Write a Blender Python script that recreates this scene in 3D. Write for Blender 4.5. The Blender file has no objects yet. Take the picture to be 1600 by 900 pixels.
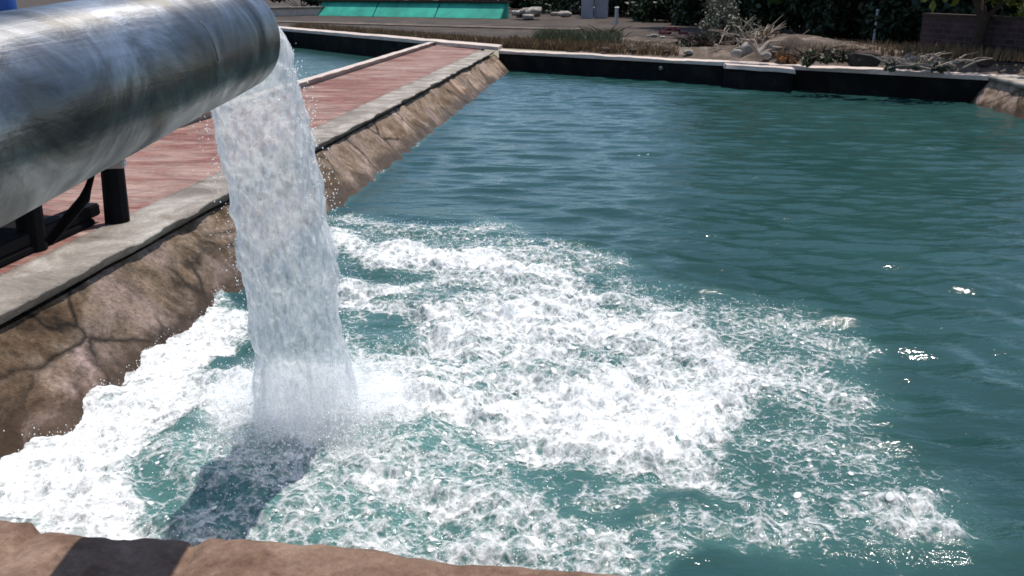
import bpy, bmesh, math, random
import numpy as np
from mathutils import Vector, Matrix
random.seed(7)
rng = np.random.default_rng(11)
scene = bpy.context.scene
COL = scene.collection

# ------------------------------------------------------------------ site frame
F, H = 1386.0, 2.1                       # focal length in photo pixels, eye height above the water
PITCH = math.atan(470 / F)
AZ = math.radians(6.24)                  # the pool's long axis
CA, SA = math.cos(AZ), math.sin(AZ)
def W(s, u, z=0.0):                      # site coordinates (along, across, up) -> world
    return Vector((s * SA + u * CA, s * CA - u * SA, z))
def ground_point(x, y, z):               # where the sight line of a photo pixel meets the level z
    c, sn = math.cos(PITCH), math.sin(PITCH)
    u, v = (x - 800) / F, (450 - y) / F
    d = Vector((u, c + v * sn, -sn + v * c))
    k = (z - H) / d.z
    return Vector((d.x * k, d.y * k, z))
def far_s(u):                            # line of the far wall's front
    return 24.2 - 0.61 * (u + 3.0) if u > -3 else 24.2 - 1.06 * (u + 3.0)

# ------------------------------------------------------------------ noise
def _hash(i, j, k, seed):
    h = (i * 374761393 + j * 668265263 + k * 2147483647 + seed * 974711) & 0xFFFFFFFF
    h = ((h ^ (h >> 13)) * 1274126177) & 0xFFFFFFFF
    h = ((h ^ (h >> 16)) * 2246822519) & 0xFFFFFFFF
    return ((h ^ (h >> 15)) & 0xFFFFFF) / float(0xFFFFFF)
def vnoise(x, y, z=None, seed=0):
    x = np.asarray(x, float); y = np.asarray(y, float)
    z = np.zeros_like(x) if z is None else np.asarray(z, float)
    xi, yi, zi = np.floor(x).astype(np.int64), np.floor(y).astype(np.int64), np.floor(z).astype(np.int64)
    fx, fy, fz = x - xi, y - yi, z - zi
    fx = fx * fx * fx * (fx * (fx * 6 - 15) + 10); fy = fy * fy * fy * (fy * (fy * 6 - 15) + 10); fz = fz * fz * (3 - 2 * fz)
    r = 0
    for a in (0, 1):
        wa = fx if a else 1 - fx
        for b in (0, 1):
            wb = fy if b else 1 - fy
            for c in (0, 1):
                wc = fz if c else 1 - fz
                r = r + wa * wb * wc * _hash(xi + a, yi + b, zi + c, seed)
    return r * 2 - 1
def fbm(x, y, z=None, octaves=4, seed=0, gain=0.5):
    r, a, t = 0, 1.0, 0.0
    for o in range(octaves):
        f = 2.03 ** o
        r = r + a * vnoise(x * f + o * 17.3, y * f - o * 9.1, None if z is None else z * f, seed + o)
        t += a; a *= gain
    return r / t
def sstep(a, b, x):
    t = np.clip((x - a) / (b - a), 0, 1)
    return t * t * (3 - 2 * t)

# ------------------------------------------------------------------ materials
class Mat:
    def __init__(self, name, rough=0.8, color=(.5, .5, .5), metallic=0.0, spec=0.5):
        self.m = bpy.data.materials.new(name); self.m.use_nodes = True
        self.nt = self.m.node_tree; self.n = self.nt.nodes
        self.b = self.n['Principled BSDF']; self.out = self.n['Material Output']
        self.b.inputs['Roughness'].default_value = rough
        self.b.inputs['Base Color'].default_value = (*color, 1)
        self.b.inputs['Metallic'].default_value = metallic
        self.b.inputs['Specular IOR Level'].default_value = spec
        self._co = None
    def link(self, a, b): self.nt.links.new(a, b)
    def co(self, scale=(1, 1, 1), rot=(0, 0, 0), kind='Object'):
        t = self.n.new('ShaderNodeTexCoord'); mp = self.n.new('ShaderNodeMapping')
        mp.inputs['Scale'].default_value = scale; mp.inputs['Rotation'].default_value = rot
        self.link(t.outputs[kind], mp.inputs['Vector']); return mp.outputs['Vector']
    def noise(self, scale, detail=6, rough=.6, dist=0.0, co=None):
        t = self.n.new('ShaderNodeTexNoise'); t.inputs['Scale'].default_value = scale
        t.inputs['Detail'].default_value = detail; t.inputs['Roughness'].default_value = rough
        t.inputs['Distortion'].default_value = dist
        self.link(co if co is not None else self.co(), t.inputs['Vector']); return t.outputs['Fac']
    def voro(self, scale, feature='F1', co=None, out='Distance'):
        t = self.n.new('ShaderNodeTexVoronoi'); t.feature = feature; t.inputs['Scale'].default_value = scale
        self.link(co if co is not None else self.co(), t.inputs['Vector']); return t.outputs[out]
    def ramp(self, fac, stops, interp='LINEAR'):
        r = self.n.new('ShaderNodeValToRGB'); r.color_ramp.interpolation = interp
        e = r.color_ramp.elements
        while len(e) < len(stops): e.new(.5)
        for el, (p, c) in zip(e, stops):
            el.position = p; el.color = (*c, 1) if not isinstance(c, (int, float)) else (c, c, c, 1)
        self.link(fac, r.inputs['Fac']); return r.outputs['Color']
    def mix(self, fac, a, b, mode='MIX'):
        x = self.n.new('ShaderNodeMix'); x.data_type = 'RGBA'; x.blend_type = mode
        for sock, v in ((x.inputs[0], fac), (x.inputs[6], a), (x.inputs[7], b)):
            if isinstance(v, (int, float)): sock.default_value = v
            elif isinstance(v, tuple): sock.default_value = (*v, 1)
            else: self.link(v, sock)
        return x.outputs[2]
    def math(self, op, a, b=0.0, clamp=False):
        x = self.n.new('ShaderNodeMath'); x.operation = op; x.use_clamp = clamp
        for sock, v in ((x.inputs[0], a), (x.inputs[1], b)):
            if isinstance(v, (int, float)): sock.default_value = v
            else: self.link(v, sock)
        return x.outputs[0]
    def attr(self, name):
        a = self.n.new('ShaderNodeAttribute'); a.attribute_name = name; return a.outputs['Fac']
    def color(self, c): self.link(c, self.b.inputs['Base Color']); return self
    def rough(self, c): self.link(c, self.b.inputs['Roughness']); return self
    def bump(self, h, strength=.5, dist=.02):
        b = self.n.new('ShaderNodeBump'); b.inputs['Strength'].default_value = strength
        b.inputs['Distance'].default_value = dist
        self.link(h, b.inputs['Height']); self.link(b.outputs['Normal'], self.b.inputs['Normal']); return self

def stone_mat(name, cols, scale=3.0, crack=0.0, bump=.6, rough=.9, fine=40, spec=.25):
    m = Mat(name, rough, spec=spec)
    n1 = m.noise(scale, 8, .65, .6); n2 = m.noise(fine, 6, .7)
    c = m.ramp(n1, [(.25 + .5 * i / (len(cols) - 1), k) for i, k in enumerate(cols)])
    c = m.mix(.75, c, m.ramp(n2, [(.3, .45), (.7, 1.0)]), 'MULTIPLY')
    h = m.math('ADD', m.math('MULTIPLY', n1, .5), m.math('MULTIPLY', n2, .5))
    if crack:
        v = m.voro(crack, 'DISTANCE_TO_EDGE', m.mix(.12, m.co(), m.noise_col(scale * 1.5)))
        k = m.ramp(v, [(0.0, .25), (.035, 1.0)])
        c = m.mix(.8, c, k, 'MULTIPLY'); h = m.math('ADD', h, m.math('MULTIPLY', k, .6))
    m.color(c).bump(h, bump, .03); return m.m
def _noise_col(self, scale):
    t = self.n.new('ShaderNodeTexNoise'); t.inputs['Scale'].default_value = scale; t.inputs['Detail'].default_value = 4
    self.link(self.co(), t.inputs['Vector']); return t.outputs['Color']
Mat.noise_col = _noise_col

M = {}
def masonry():
    m = Mat('brown_masonry', .9, spec=.2)
    big = m.noise(1.5, 9, .68, .8); n1 = m.noise(5, 8, .7, .5); n2 = m.noise(26, 7, .75)
    c = m.ramp(big, [(.30, (.10, .058, .033)), (.43, (.22, .155, .10)), (.52, (.36, .28, .215)), (.62, (.46, .36, .32)), (.72, (.25, .15, .075))])
    c = m.mix(.9, c, m.ramp(n1, [(.32, .30), (.50, .85), (.68, 1.15)]), 'MULTIPLY')
    c = m.mix(.8, c, m.ramp(n2, [(.32, .35), (.62, 1.1)]), 'MULTIPLY')
    wv = m.mix(.30, m.co((1, 1, 1.6)), m.noise_col(2.0))
    v = m.voro(1.15, 'DISTANCE_TO_EDGE', wv); cc = m.n.new('ShaderNodeSeparateColor'); m.link(m.voro(1.15, 'F1', wv, 'Color'), cc.inputs[0])
    c = m.mix(1.0, c, m.ramp(cc.outputs[0], [(0.0, (.62, .58, .55)), (.5, (1.0, .95, .9)), (1.0, (1.2, 1.1, 1.1))]), 'MULTIPLY')
    k = m.ramp(v, [(0.0, .12), (.03, 1.0)]); gate = m.ramp(m.noise(.9, 4), [(.40, 0.0), (.55, 1.0)])
    c = m.mix(gate, c, m.mix(1.0, c, k, 'MULTIPLY'))
    tc = m.n.new('ShaderNodeTexCoord'); sx = m.n.new('ShaderNodeSeparateXYZ'); m.link(tc.outputs['Object'], sx.inputs[0])
    wet = m.ramp(m.math('ADD', sx.outputs['Z'], m.math('MULTIPLY', big, .5)), [(.30, 1.0), (.40, 0.0)])
    c = m.mix(m.math('MULTIPLY', wet, .75), c, (.05, .028, .014)); m.rough(m.ramp(wet, [(0, .9), (1, .35)]))
    m.color(c).bump(m.math('ADD', m.math('MULTIPLY', n1, .7), m.math('MULTIPLY', n2, .5)), 1.3, .05); return m.m
M['coping'] = stone_mat('weathered_coping', [(.09, .074, .06), (.26, .225, .19), (.52, .48, .43)], 2.2, 0, .8)
M['wall'] = masonry()
M['far_wall'] = stone_mat('algae_shade_wall', [(.004, .0045, .005), (.010, .010, .010), (.028, .026, .022)], 2.0, 0, .7, spec=.08)  # near-black colour has the wall's shade put into it
M['ledge'] = stone_mat('sandstone_ledge', [(.07, .034, .022), (.18, .105, .07), (.29, .19, .135), (.36, .26, .20)], 3.2, 0, 1.1, fine=38)
M['walkway'] = stone_mat('pale_walkway', [(.38, .30, .26), (.52, .43, .38), (.62, .55, .48)], 1.6, 0, .3)
M['dirt'] = stone_mat('dry_earth', [(.022, .015, .011), (.05, .036, .026), (.11, .082, .062)], .9, 0, .8, fine=12)  # earth colour lowered to deepen the shade on the ground
M['bank'] = stone_mat('pale_dry_earth', [(.035, .025, .018), (.095, .07, .052), (.24, .185, .15)], 1.6, 0, .9, fine=9)  # bank colour lowered too, shade put into the earth tones
M['rock'] = stone_mat('pale_rock', [(.14, .12, .10), (.28, .25, .22), (.46, .42, .38)], 5, 0, .7)
M['dark_rock'] = stone_mat('dark_rock', [(.03, .02, .016), (.07, .045, .035)], 5, 0, .7)
M['plaster'] = stone_mat('grey_plaster', [(.28, .27, .30), (.40, .38, .42)], 2, 0, .3)
M['wood'] = stone_mat('bleached_wood', [(.14, .10, .075), (.30, .24, .19), (.45, .38, .32)], 9, 0, .5)
M['bark'] = stone_mat('bark', [(.03, .02, .014), (.07, .045, .032)], 8, 0, .9)
M['orange'] = stone_mat('dry_orange_leaf', [(.22, .09, .03), (.36, .17, .06)], 6, 0, .3)

def brick_path():
    m = Mat('worn_red_brick', .85, spec=.25)
    co = m.co((1, 1, 1), (0, 0, AZ))
    t = m.n.new('ShaderNodeTexBrick'); m.link(co, t.inputs['Vector'])
    t.inputs['Scale'].default_value = 1.0; t.inputs['Brick Width'].default_value = .23; t.inputs['Row Height'].default_value = .085
    t.inputs['Mortar Size'].default_value = .008; t.inputs['Color1'].default_value = (.135, .045, .036, 1)
    t.inputs['Color2'].default_value = (.215, .085, .066, 1); t.inputs['Mortar'].default_value = (.20, .14, .115, 1)
    t.inputs['Mortar Smooth'].default_value = .4
    dust = m.ramp(m.noise(1.0, 8, .7, .8, m.co((1.0, 2.2, 1), (0, 0, AZ + .35))), [(.42, 0.0), (.68, .85)])
    c = m.mix(dust, t.outputs['Color'], (.36, .265, .22))
    dark = m.ramp(m.noise(1.6, 6, .6, 1.5, m.co((1.0, 3.4, 1), (0, 0, AZ + .25))), [(.34, .45), (.52, 1.0)])
    c = m.mix(.75, c, dark, 'MULTIPLY')
    c = m.mix(.5, c, m.ramp(m.noise(30, 5), [(.3, .6), (.7, 1.0)]), 'MULTIPLY')
    h = m.math('SUBTRACT', m.math('MULTIPLY', m.noise(25, 5), .4), t.outputs['Fac'])
    m.color(c).bump(h, .7, .012); return m.m
M['brick'] = brick_path()

def brick_wall():
    m = Mat('old_brick', .9, spec=.2)
    t = m.n.new('ShaderNodeTexBrick'); m.link(m.co(), t.inputs['Vector'])
    t.inputs['Scale'].default_value = 1.0; t.inputs['Brick Width'].default_value = .3; t.inputs['Row Height'].default_value = .12
    t.inputs['Mortar Size'].default_value = .012
    t.inputs['Color1'].default_value = (.04, .02, .024, 1); t.inputs['Color2'].default_value = (.07, .04, .042, 1)  # dark mauve bricks: shade and backlight put into the colour
    t.inputs['Mortar'].default_value = (.075, .06, .06, 1)
    c = m.mix(.7, t.outputs['Color'], m.ramp(m.noise(3, 6), [(.3, .4), (.7, 1.0)]), 'MULTIPLY')
    m.color(c).bump(t.outputs['Fac'], -.5, .02); return m.m
M['brick_wall'] = brick_wall()

def steel():
    m = Mat('galvanised_steel', .3, metallic=1.0)
    n = m.noise(3.0, 7, .65, .9); f = m.noise(1.0, 6, .7, .4, m.co((60, 2.0, 60)))
    st = m.noise(1.0, 5, .6, .6, m.co((7, 4.5, 7)))
    c = m.ramp(n, [(.30, (.03, .03, .034)), (.48, (.20, .198, .195)), (.72, (.62, .615, .61))])
    c = m.mix(m.ramp(st, [(.50, 0.0), (.66, .55)]), c, (.20, .175, .13))
    c = m.mix(.5, c, m.ramp(f, [(.3, .65), (.7, 1.0)]), 'MULTIPLY')
    m.color(c); m.rough(m.ramp(n, [(.3, .44), (.7, .33)]))
    tg = m.n.new('ShaderNodeTangent'); tg.direction_type = 'RADIAL'; tg.axis = 'Y'
    m.link(tg.outputs[0], m.b.inputs['Tangent']); m.b.inputs['Anisotropic'].default_value = .75; m.b.inputs['Anisotropic Rotation'].default_value = .25
    m.bump(m.math('ADD', m.math('MULTIPLY', n, .8), m.math('MULTIPLY', f, .12)), .35, .02); return m.m
M['steel'] = steel()
M['weld'] = stone_mat('weld_seam', [(.05, .05, .055), (.12, .12, .13)], 20, 0, .5, .5)
M['bright_metal'] = Mat('bright_metal', .35, (.7, .7, .68), .6).m
def plain(name, col, rough=.7, var=.35, sc=8, spec=.3, metallic=0):
    m = Mat(name, rough, col, metallic, spec)
    n = m.noise(sc, 6, .65)
    m.color(m.mix(1.0, col, m.ramp(n, [(.25, 1 - var), (.75, 1.0)]), 'MULTIPLY')); m.bump(n, .25, .01); return m.m
M['iron'] = plain('black_iron', (.006, .0055, .006), .85, spec=.1)
M['teal'] = plain('teal_paint', (.04, .38, .27), .6, .6, .9)
M['blue'] = plain('blue_plastic', (.03, .10, .38), .4, .3)
M['white'] = plain('white_paint', (.40, .40, .40), .6, .3)
M['red'] = plain('faded_red', (.17, .045, .05), .7, .4)
M['pipe_outlet'] = plain('old_outlet', (.14, .13, .12), .6, .4)

def leaf(name, a, b, trans=.25):
    m = Mat(name, .55, spec=.35)
    oi = m.n.new('ShaderNodeAttribute'); oi.attribute_name = 'tint'
    c = m.ramp(oi.outputs['Fac'], [(0.0, a), (1.0, b)]); m.color(c)
    t = m.n.new('ShaderNodeBsdfTranslucent'); m.link(c, t.inputs['Color'])
    x = m.n.new('ShaderNodeMixShader'); x.inputs[0].default_value = trans
    m.link(m.b.outputs[0], x.inputs[1]); m.link(t.outputs[0], x.inputs[2]); m.link(x.outputs[0], m.out.inputs['Surface'])
    return m.m
M['leaf_dark'] = leaf('dark_foliage', (.006, .014, .006), (.018, .036, .011), .12)  # leaf colour lowered to deepen the shade in the hedge
M['leaf_mid'] = leaf('green_foliage', (.022, .052, .012), (.070, .115, .022))
M['leaf_yellow'] = leaf('yellow_green_foliage', (.05, .075, .010), (.15, .17, .025))
M['leaf_grey'] = leaf('grey_green_foliage', (.03, .034, .022), (.12, .12, .09), .1)
M['grass'] = leaf('dry_grass_blades', (.07, .036, .014), (.18, .12, .06), .15)
M['grass_green'] = leaf('green_grass_blades', (.03, .04, .016), (.10, .10, .05), .15)

def water_mat():
    m = Mat('teal_water', .075, spec=.5)
    m.b.inputs['IOR'].default_value = 1.333
    d = m.attr('milk')
    n = m.noise(.45, 4, .5)
    c = m.ramp(n, [(.3, (.010, .036, .032)), (.7, (.018, .054, .052))])
    c = m.mix(d, c, (.075, .17, .155)); m.color(c)
    co = m.co((.9, 2.4, 1.0), (0, 0, math.radians(-5)))
    h = m.math('ADD', m.math('MULTIPLY', m.noise(5, 3, .5, .3, co), .7), m.math('MULTIPLY', m.noise(18, 3, .55, .2, co), .22))
    h = m.math('ADD', h, m.math('MULTIPLY', m.math('MULTIPLY', m.noise(34, 4, .6, .5), m.attr('chop')), .38))
    m.bump(h, .38, .05); return m.m
M['water'] = water_mat()

def foam_mat():
    m = Mat('white_foam', .6, (.64, .645, .635), spec=.3)
    d = m.attr('cover')
    co = m.co((1.0, 1.0, .6), (0, 0, math.radians(12)))
    n = m.math('ADD', m.math('MULTIPLY', m.noise(5.5, 9, .70, 1.3, co), .52), m.math('MULTIPLY', m.noise(27, 7, .72, .8, co), .48))
    cell = m.voro(15, 'DISTANCE_TO_EDGE', m.mix(.10, m.co(), m.noise_col(9)))
    lace = m.math('MULTIPLY', m.ramp(cell, [(0.0, 1.0), (.16, 0.0)]), .085)
    v = m.math('ADD', m.math('ADD', n, lace), m.math('MULTIPLY', m.math('SUBTRACT', d, .562), .46))
    a2 = m.ramp(v, [(.465, 0.0), (.54, .32), (.70, 1.0)])
    vc = m.n.new('ShaderNodeTexVoronoi'); vc.inputs['Scale'].default_value = 15; m.link(m.mix(.06, m.co(), m.noise_col(8)), vc.inputs['Vector'])
    sp_ = m.n.new('ShaderNodeSeparateColor'); m.link(vc.outputs['Color'], sp_.inputs[0])
    g = m.math('SUBTRACT', m.math('ADD', m.math('MULTIPLY', sp_.outputs[0], .36), m.math('SUBTRACT', m.math('MULTIPLY', d, .55), .37)), vc.outputs['Distance'])
    a2 = m.math('MAXIMUM', a2, m.ramp(g, [(0.0, 0.0), (.07, .95)]))
    tr = m.n.new('ShaderNodeBsdfTransparent'); x = m.n.new('ShaderNodeMixShader')
    m.link(a2, x.inputs[0]); m.link(tr.outputs[0], x.inputs[1]); m.link(m.b.outputs[0], x.inputs[2]); m.link(x.outputs[0], m.out.inputs['Surface'])
    m.bump(m.math('ADD', v, m.math('MULTIPLY', m.noise(60, 4), .3)), .6, .03)
    return m.m
M['foam'] = foam_mat()

def jet_mat():
    m = Mat('aerated_water', .16, (.80, .83, .83), spec=.6)
    m.b.inputs['IOR'].default_value = 1.333
    co = m.co((1, 1, .22))
    n = m.noise(16, 7, .65, 1.2, co); f = m.noise(52, 5, .6, .8, co)
    c = m.ramp(m.math('ADD', m.math('MULTIPLY', n, .6), m.math('MULTIPLY', f, .4)), [(.37, (.44, .47, .47)), (.46, (.80, .82, .82)), (.55, (.96, .97, .97))])
    m.color(c)
    t = m.n.new('ShaderNodeBsdfTranslucent'); m.link(c, t.inputs['Color'])
    x = m.n.new('ShaderNodeMixShader'); x.inputs[0].default_value = .42
    m.link(m.b.outputs[0], x.inputs[1]); m.link(t.outputs[0], x.inputs[2])
    y = m.n.new('ShaderNodeMixShader'); tr = m.n.new('ShaderNodeBsdfTransparent')
    m.link(m.math('ADD', m.ramp(f, [(.40, .58), (.62, .24)]), m.math('MULTIPLY', m.attr('fade'), .32), True), y.inputs[0]); m.link(x.outputs[0], y.inputs[1]); m.link(tr.outputs[0], y.inputs[2]); m.link(y.outputs[0], m.out.inputs['Surface'])
    m.bump(m.math('ADD', n, m.math('MULTIPLY', f, .5)), .9, .03); return m.m
M['jet'] = jet_mat()
M['drop'] = Mat('water_drops', .1, (.85, .88, .88), spec=.6).m

# ------------------------------------------------------------------ object helpers
def tag(o, label=None, cat=None, group=None, kind=None):
    if label: o['label'] = label
    if cat: o['category'] = cat
    if group: o['group'] = group
    if kind: o['kind'] = kind
    return o
def empty(name, loc, label, cat, group=None, rz=0.0):
    o = bpy.data.objects.new(name, None); COL.objects.link(o); o.empty_display_size = .2
    o.location = loc; o.rotation_euler = (0, 0, rz); return tag(o, label, cat, group)
def mesh_obj(name, verts, faces, mat, parent=None, smooth=False, attrs=None, local=False):
    me = bpy.data.meshes.new(name)
    v = np.asarray(verts, dtype=np.float32)
    if parent is not None and not local:
        mw = Matrix.Translation(parent.location) @ parent.rotation_euler.to_matrix().to_4x4()
        inv = np.array(mw.inverted()); v = v @ inv[:3, :3].T.astype(np.float32) + inv[:3, 3].astype(np.float32)
    if isinstance(faces, np.ndarray):
        nf, k = faces.shape
        me.vertices.add(len(v)); me.vertices.foreach_set('co', v.ravel().astype(np.float32))
        me.loops.add(nf * k); me.loops.foreach_set('vertex_index', faces.ravel().astype(np.int32))
        me.polygons.add(nf); me.polygons.foreach_set('loop_start', np.arange(0, nf * k, k, dtype=np.int32))
        me.update(calc_edges=True)
    else:
        me.from_pydata([tuple(map(float, p)) for p in v], [], faces); me.update()
    if attrs:
        for n, arr in attrs.items():
            a = me.attributes.new(n, 'FLOAT', 'POINT'); a.data.foreach_set('value', np.asarray(arr, np.float32).ravel())
    if smooth: me.polygons.foreach_set('use_smooth', np.ones(len(me.polygons), bool))
    me.materials.append(mat); me.validate()
    o = bpy.data.objects.new(name, me); COL.objects.link(o)
    if parent is not None: o.parent = parent
    return o
def grid_faces(nr, nc, wrap=False):
    r = np.arange(nr - 1)[:, None]; c = np.arange(nc if wrap else nc - 1)[None, :]
    c2 = (c + 1) % nc
    return np.stack([r * nc + c, r * nc + c2, (r + 1) * nc + c2, (r + 1) * nc + c], -1).reshape(-1, 4)
class MB:                                 # collects pieces for ONE mesh object
    def __init__(self): self.v, self.f = [], []
    def add(self, vs, fs):
        k = len(self.v); self.v += [tuple(p) for p in vs]; self.f += [tuple(i + k for i in q) for q in fs]; return self
    def prism(self, ring_bottom, ring_top):
        n = len(ring_bottom)
        fs = [tuple(range(n))[::-1], tuple(range(n, 2 * n))] + [(i, (i + 1) % n, n + (i + 1) % n, n + i) for i in range(n)]
        return self.add(list(ring_bottom) + list(ring_top), fs)
    def box(self, c, sx, sy, sz, rz=0.0, taper=1.0):
        cr, sr = math.cos(rz), math.sin(rz); bt, tp = [], []
        for dx, dy in ((-1, -1), (1, -1), (1, 1), (-1, 1)):
            for lst, k, z in ((bt, 1.0, c[2]), (tp, taper, c[2] + sz)):
                x, y = dx * sx / 2 * k, dy * sy / 2 * k
                lst.append((c[0] + x * cr - y * sr, c[1] + x * sr + y * cr, z))
        return self.prism(bt, tp)
    def tube(self, pts, rad, n=10):
        pts = [Vector(p) for p in pts]; rad = rad if isinstance(rad, (list, tuple)) else [rad] * len(pts)
        vs = []
        for i, p in enumerate(pts):
            t = (pts[min(i + 1, len(pts) - 1)] - pts[max(i - 1, 0)]).normalized()
            a = t.cross(Vector((.3, .1, 1)) if abs(t.z) < .9 else Vector((1, .2, 0))).normalized(); b = t.cross(a)
            vs += [p + (a * math.cos(2 * math.pi * k / n) + b * math.sin(2 * math.pi * k / n)) * rad[i] for k in range(n)]
        fs = [(i * n + k, i * n + (k + 1) % n, (i + 1) * n + (k + 1) % n, (i + 1) * n + k) for i in range(len(pts) - 1) for k in range(n)]
        fs += [tuple(range(n))[::-1], tuple((len(pts) - 1) * n + k for k in range(n))]
        return self.add(vs, fs)
    def build(self, name, mat, parent=None, smooth=False, bevel=0.0, rough=0.0, seed=1):
        o = mesh_obj(name, self.v, self.f, mat, parent, smooth)
        bm = bmesh.new(); bm.from_mesh(o.data); bmesh.ops.recalc_face_normals(bm, faces=bm.faces)
        if bevel:
            es = [e for e in bm.edges if e.is_manifold and e.calc_face_angle(0) > .6]
            bmesh.ops.bevel(bm, geom=es, offset=bevel, segments=2, affect='EDGES')
        if rough:
            bmesh.ops.subdivide_edges(bm, edges=bm.edges[:], cuts=3, use_grid_fill=True)
            for v in bm.verts:
                q = v.co
                v.co = q + Vector((vnoise(q.x * 7, q.y * 7, q.z * 7, seed), vnoise(q.x * 7, q.y * 7, q.z * 7, seed + 5), vnoise(q.x * 7, q.y * 7, q.z * 7, seed + 9))) * rough
        bm.to_mesh(o.data); bm.free(); return o
def slab(name, corners_su, z0, z1, mat, parent=None, bevel=0.0):
    m = MB(); m.prism([W(s, u, z0) for s, u in corners_su], [W(s, u, z1) for s, u in corners_su])
    return m.build(name, mat, parent, bevel=bevel)
def rock_mesh(name, c, r, mat, parent=None, seed=1, squash=(1, 1, 1), jag=.35):
    bm = bmesh.new(); bmesh.ops.create_icosphere(bm, subdivisions=3, radius=1.0)
    vs = np.array([v.co for v in bm.verts]); fs = np.array([[l.index for l in f.verts] for f in bm.faces]); bm.free()
    n = fbm(vs[:, 0] * 1.3, vs[:, 1] * 1.3, vs[:, 2] * 1.3, 4, seed)
    vs = vs * (1 + jag * n)[:, None]; vs = np.clip(vs, -.85, .85) * r * np.array(squash) + np.array(c)
    return mesh_obj(name, vs, fs, mat, parent)

# ------------------------------------------------------------------ ground
B_U0, B_U1 = -13.6, 8.2
hole = [(1.55, B_U0), (1.55, B_U1), (far_s(B_U1) + .95, B_U1), (far_s(-3) + .95, -3), (far_s(B_U0) + .95, B_U0)]
bm = bmesh.new()
R = 900
outer = [bm.verts.new((R * math.cos(a), R * math.sin(a), .5)) for a in np.linspace(0, 2 * math.pi, 48, endpoint=False)]
inner = [bm.verts.new(W(s, u, .5)) for s, u in hole]
eds = [bm.edges.new((l[i], l[(i + 1) % len(l)])) for l in (outer, inner) for i in range(len(l))]
bmesh.ops.triangle_fill(bm, edges=eds, use_beauty=True)
bmesh.ops.recalc_face_normals(bm, faces=bm.faces)
for f in bm.faces:
    if f.normal.z < 0: f.normal_flip()
me = bpy.data.meshes.new('ground'); bm.to_mesh(me); bm.free(); me.materials.append(M['dirt'])
o = bpy.data.objects.new('ground', me); COL.objects.link(o); tag(o, kind='structure')

# ------------------------------------------------------------------ basin walls
def battered_wall(name, s0, s1, u_top, u_bot, z_top, mat, parent, ds=.035, rough=.03, seed=3, depth=-.6):
    ss = [s0]
    while ss[-1] < s1: ss.append(ss[-1] + ds * max(1.0, ss[-1] / 8))
    ss[-1] = s1; ss = np.array(ss); tt = np.linspace(0, 1, 26)
    S, T = np.meshgrid(ss, tt, indexing='ij')
    z = z_top + (depth - z_top) * T; u = u_top + (u_bot - u_top) * (z_top - z) / z_top
    n = fbm(S * 2.2, z * 3.0, None, 5, seed) + .6 * np.abs(fbm(S * .9, z * 1.3, None, 3, seed + 30))
    sg = np.sign(u_bot - u_top)
    u = u + sg * rough * n * (0.4 + T)
    x = S * SA + u * CA; y = S * CA - u * SA
    return mesh_obj(name, np.stack([x, y, z], -1).reshape(-1, 3), grid_faces(len(ss), len(tt)), mat, parent, True)
def worn_coping(name, s0, s1, u0, u1, z0, z1, mat, parent, edge_side, seed=5, amp=.02):
    """slab with a chipped edge; profile swept along s"""
    ss = [s0]
    while ss[-1] < s1: ss.append(ss[-1] + .04 * max(1.0, ss[-1] / 7))
    ss[-1] = s1; ss = np.array(ss)
    prof = []
    nseg = 8
    for k in range(nseg + 1): prof.append((u0 + (u1 - u0) * k / nseg, z1))
    prof += [(u1 + (.0), z1 - .010), (u1 - .03 * edge_side, z1 - .035), (u1 - .05 * edge_side, z0), (u0, z0)]
    P = np.array(prof)
    S = np.repeat(ss[:, None], len(P), 1); U = np.repeat(P[None, :, 0], len(ss), 0); Z = np.repeat(P[None, :, 1], len(ss), 0)
    e = np.clip((U - u0) / (u1 - u0), 0, 1) if edge_side > 0 else np.clip((u1 - U) / (u1 - u0), 0, 1)
    chip = fbm(S * 3.1, Z * 2, None, 5, seed)
    U = U + (chip * amp * 1.6) * (e > .97) * (1 if edge_side > 0 else -1)
    Z = Z + fbm(S * 2, U * 5, None, 4, seed + 4) * .008 - (Z > z0 + .01) * (e > .93) * np.clip(chip, 0, 1) * amp
    x = S * SA + U * CA; y = S * CA - U * SA
    f = grid_faces(len(ss), len(P), True)
    v = np.stack([x, y, Z], -1).reshape(-1, 3)
    return mesh_obj(name, v, f, mat, parent, False)

FS3 = far_s(-3.0)
lw = empty('basin_wall', W(12, -3.3, 0), 'sloping brown masonry wall with pale chipped coping between the brick path and the large pool', 'wall')
battered_wall('wall_face', 1.6, FS3 + .05, -3.125, -2.70, .41, M['wall'], lw, rough=.055)
worn_coping('coping', 1.56, FS3 - .12, -3.53, -3.085, .425, .50, M['coping'], lw, 1, amp=.022)
slab('wall_core', [(1.57, -3.52), (1.57, -3.23), (FS3 - .02, -3.23), (FS3 - .02, -3.52)], -1.0, .42, M['wall'], lw)

o = slab('path', [(1.57, -5.16), (1.57, -3.525), (FS3 + 1.0, -3.525), (far_s(-5.16) - .03, -5.16)], -1.0, .487, M['brick'])
tag(o, kind='structure')
kb = empty('kerb', W(14, -5.2, 0), 'low weathered kerb along the left edge of the red brick path beside the small pool', 'kerb')
worn_coping('kerb_stone', 1.57, far_s(-5.2) - .06, -5.34, -5.163, .2, .585, M['walkway'], kb, 1, 12, .015)
slab('kerb_wall', [(1.57, -5.32), (1.57, -5.17), (far_s(-5.2) - .06, -5.17), (far_s(-5.2) - .06, -5.32)], -1.0, .19, M['far_wall'], kb)

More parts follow.
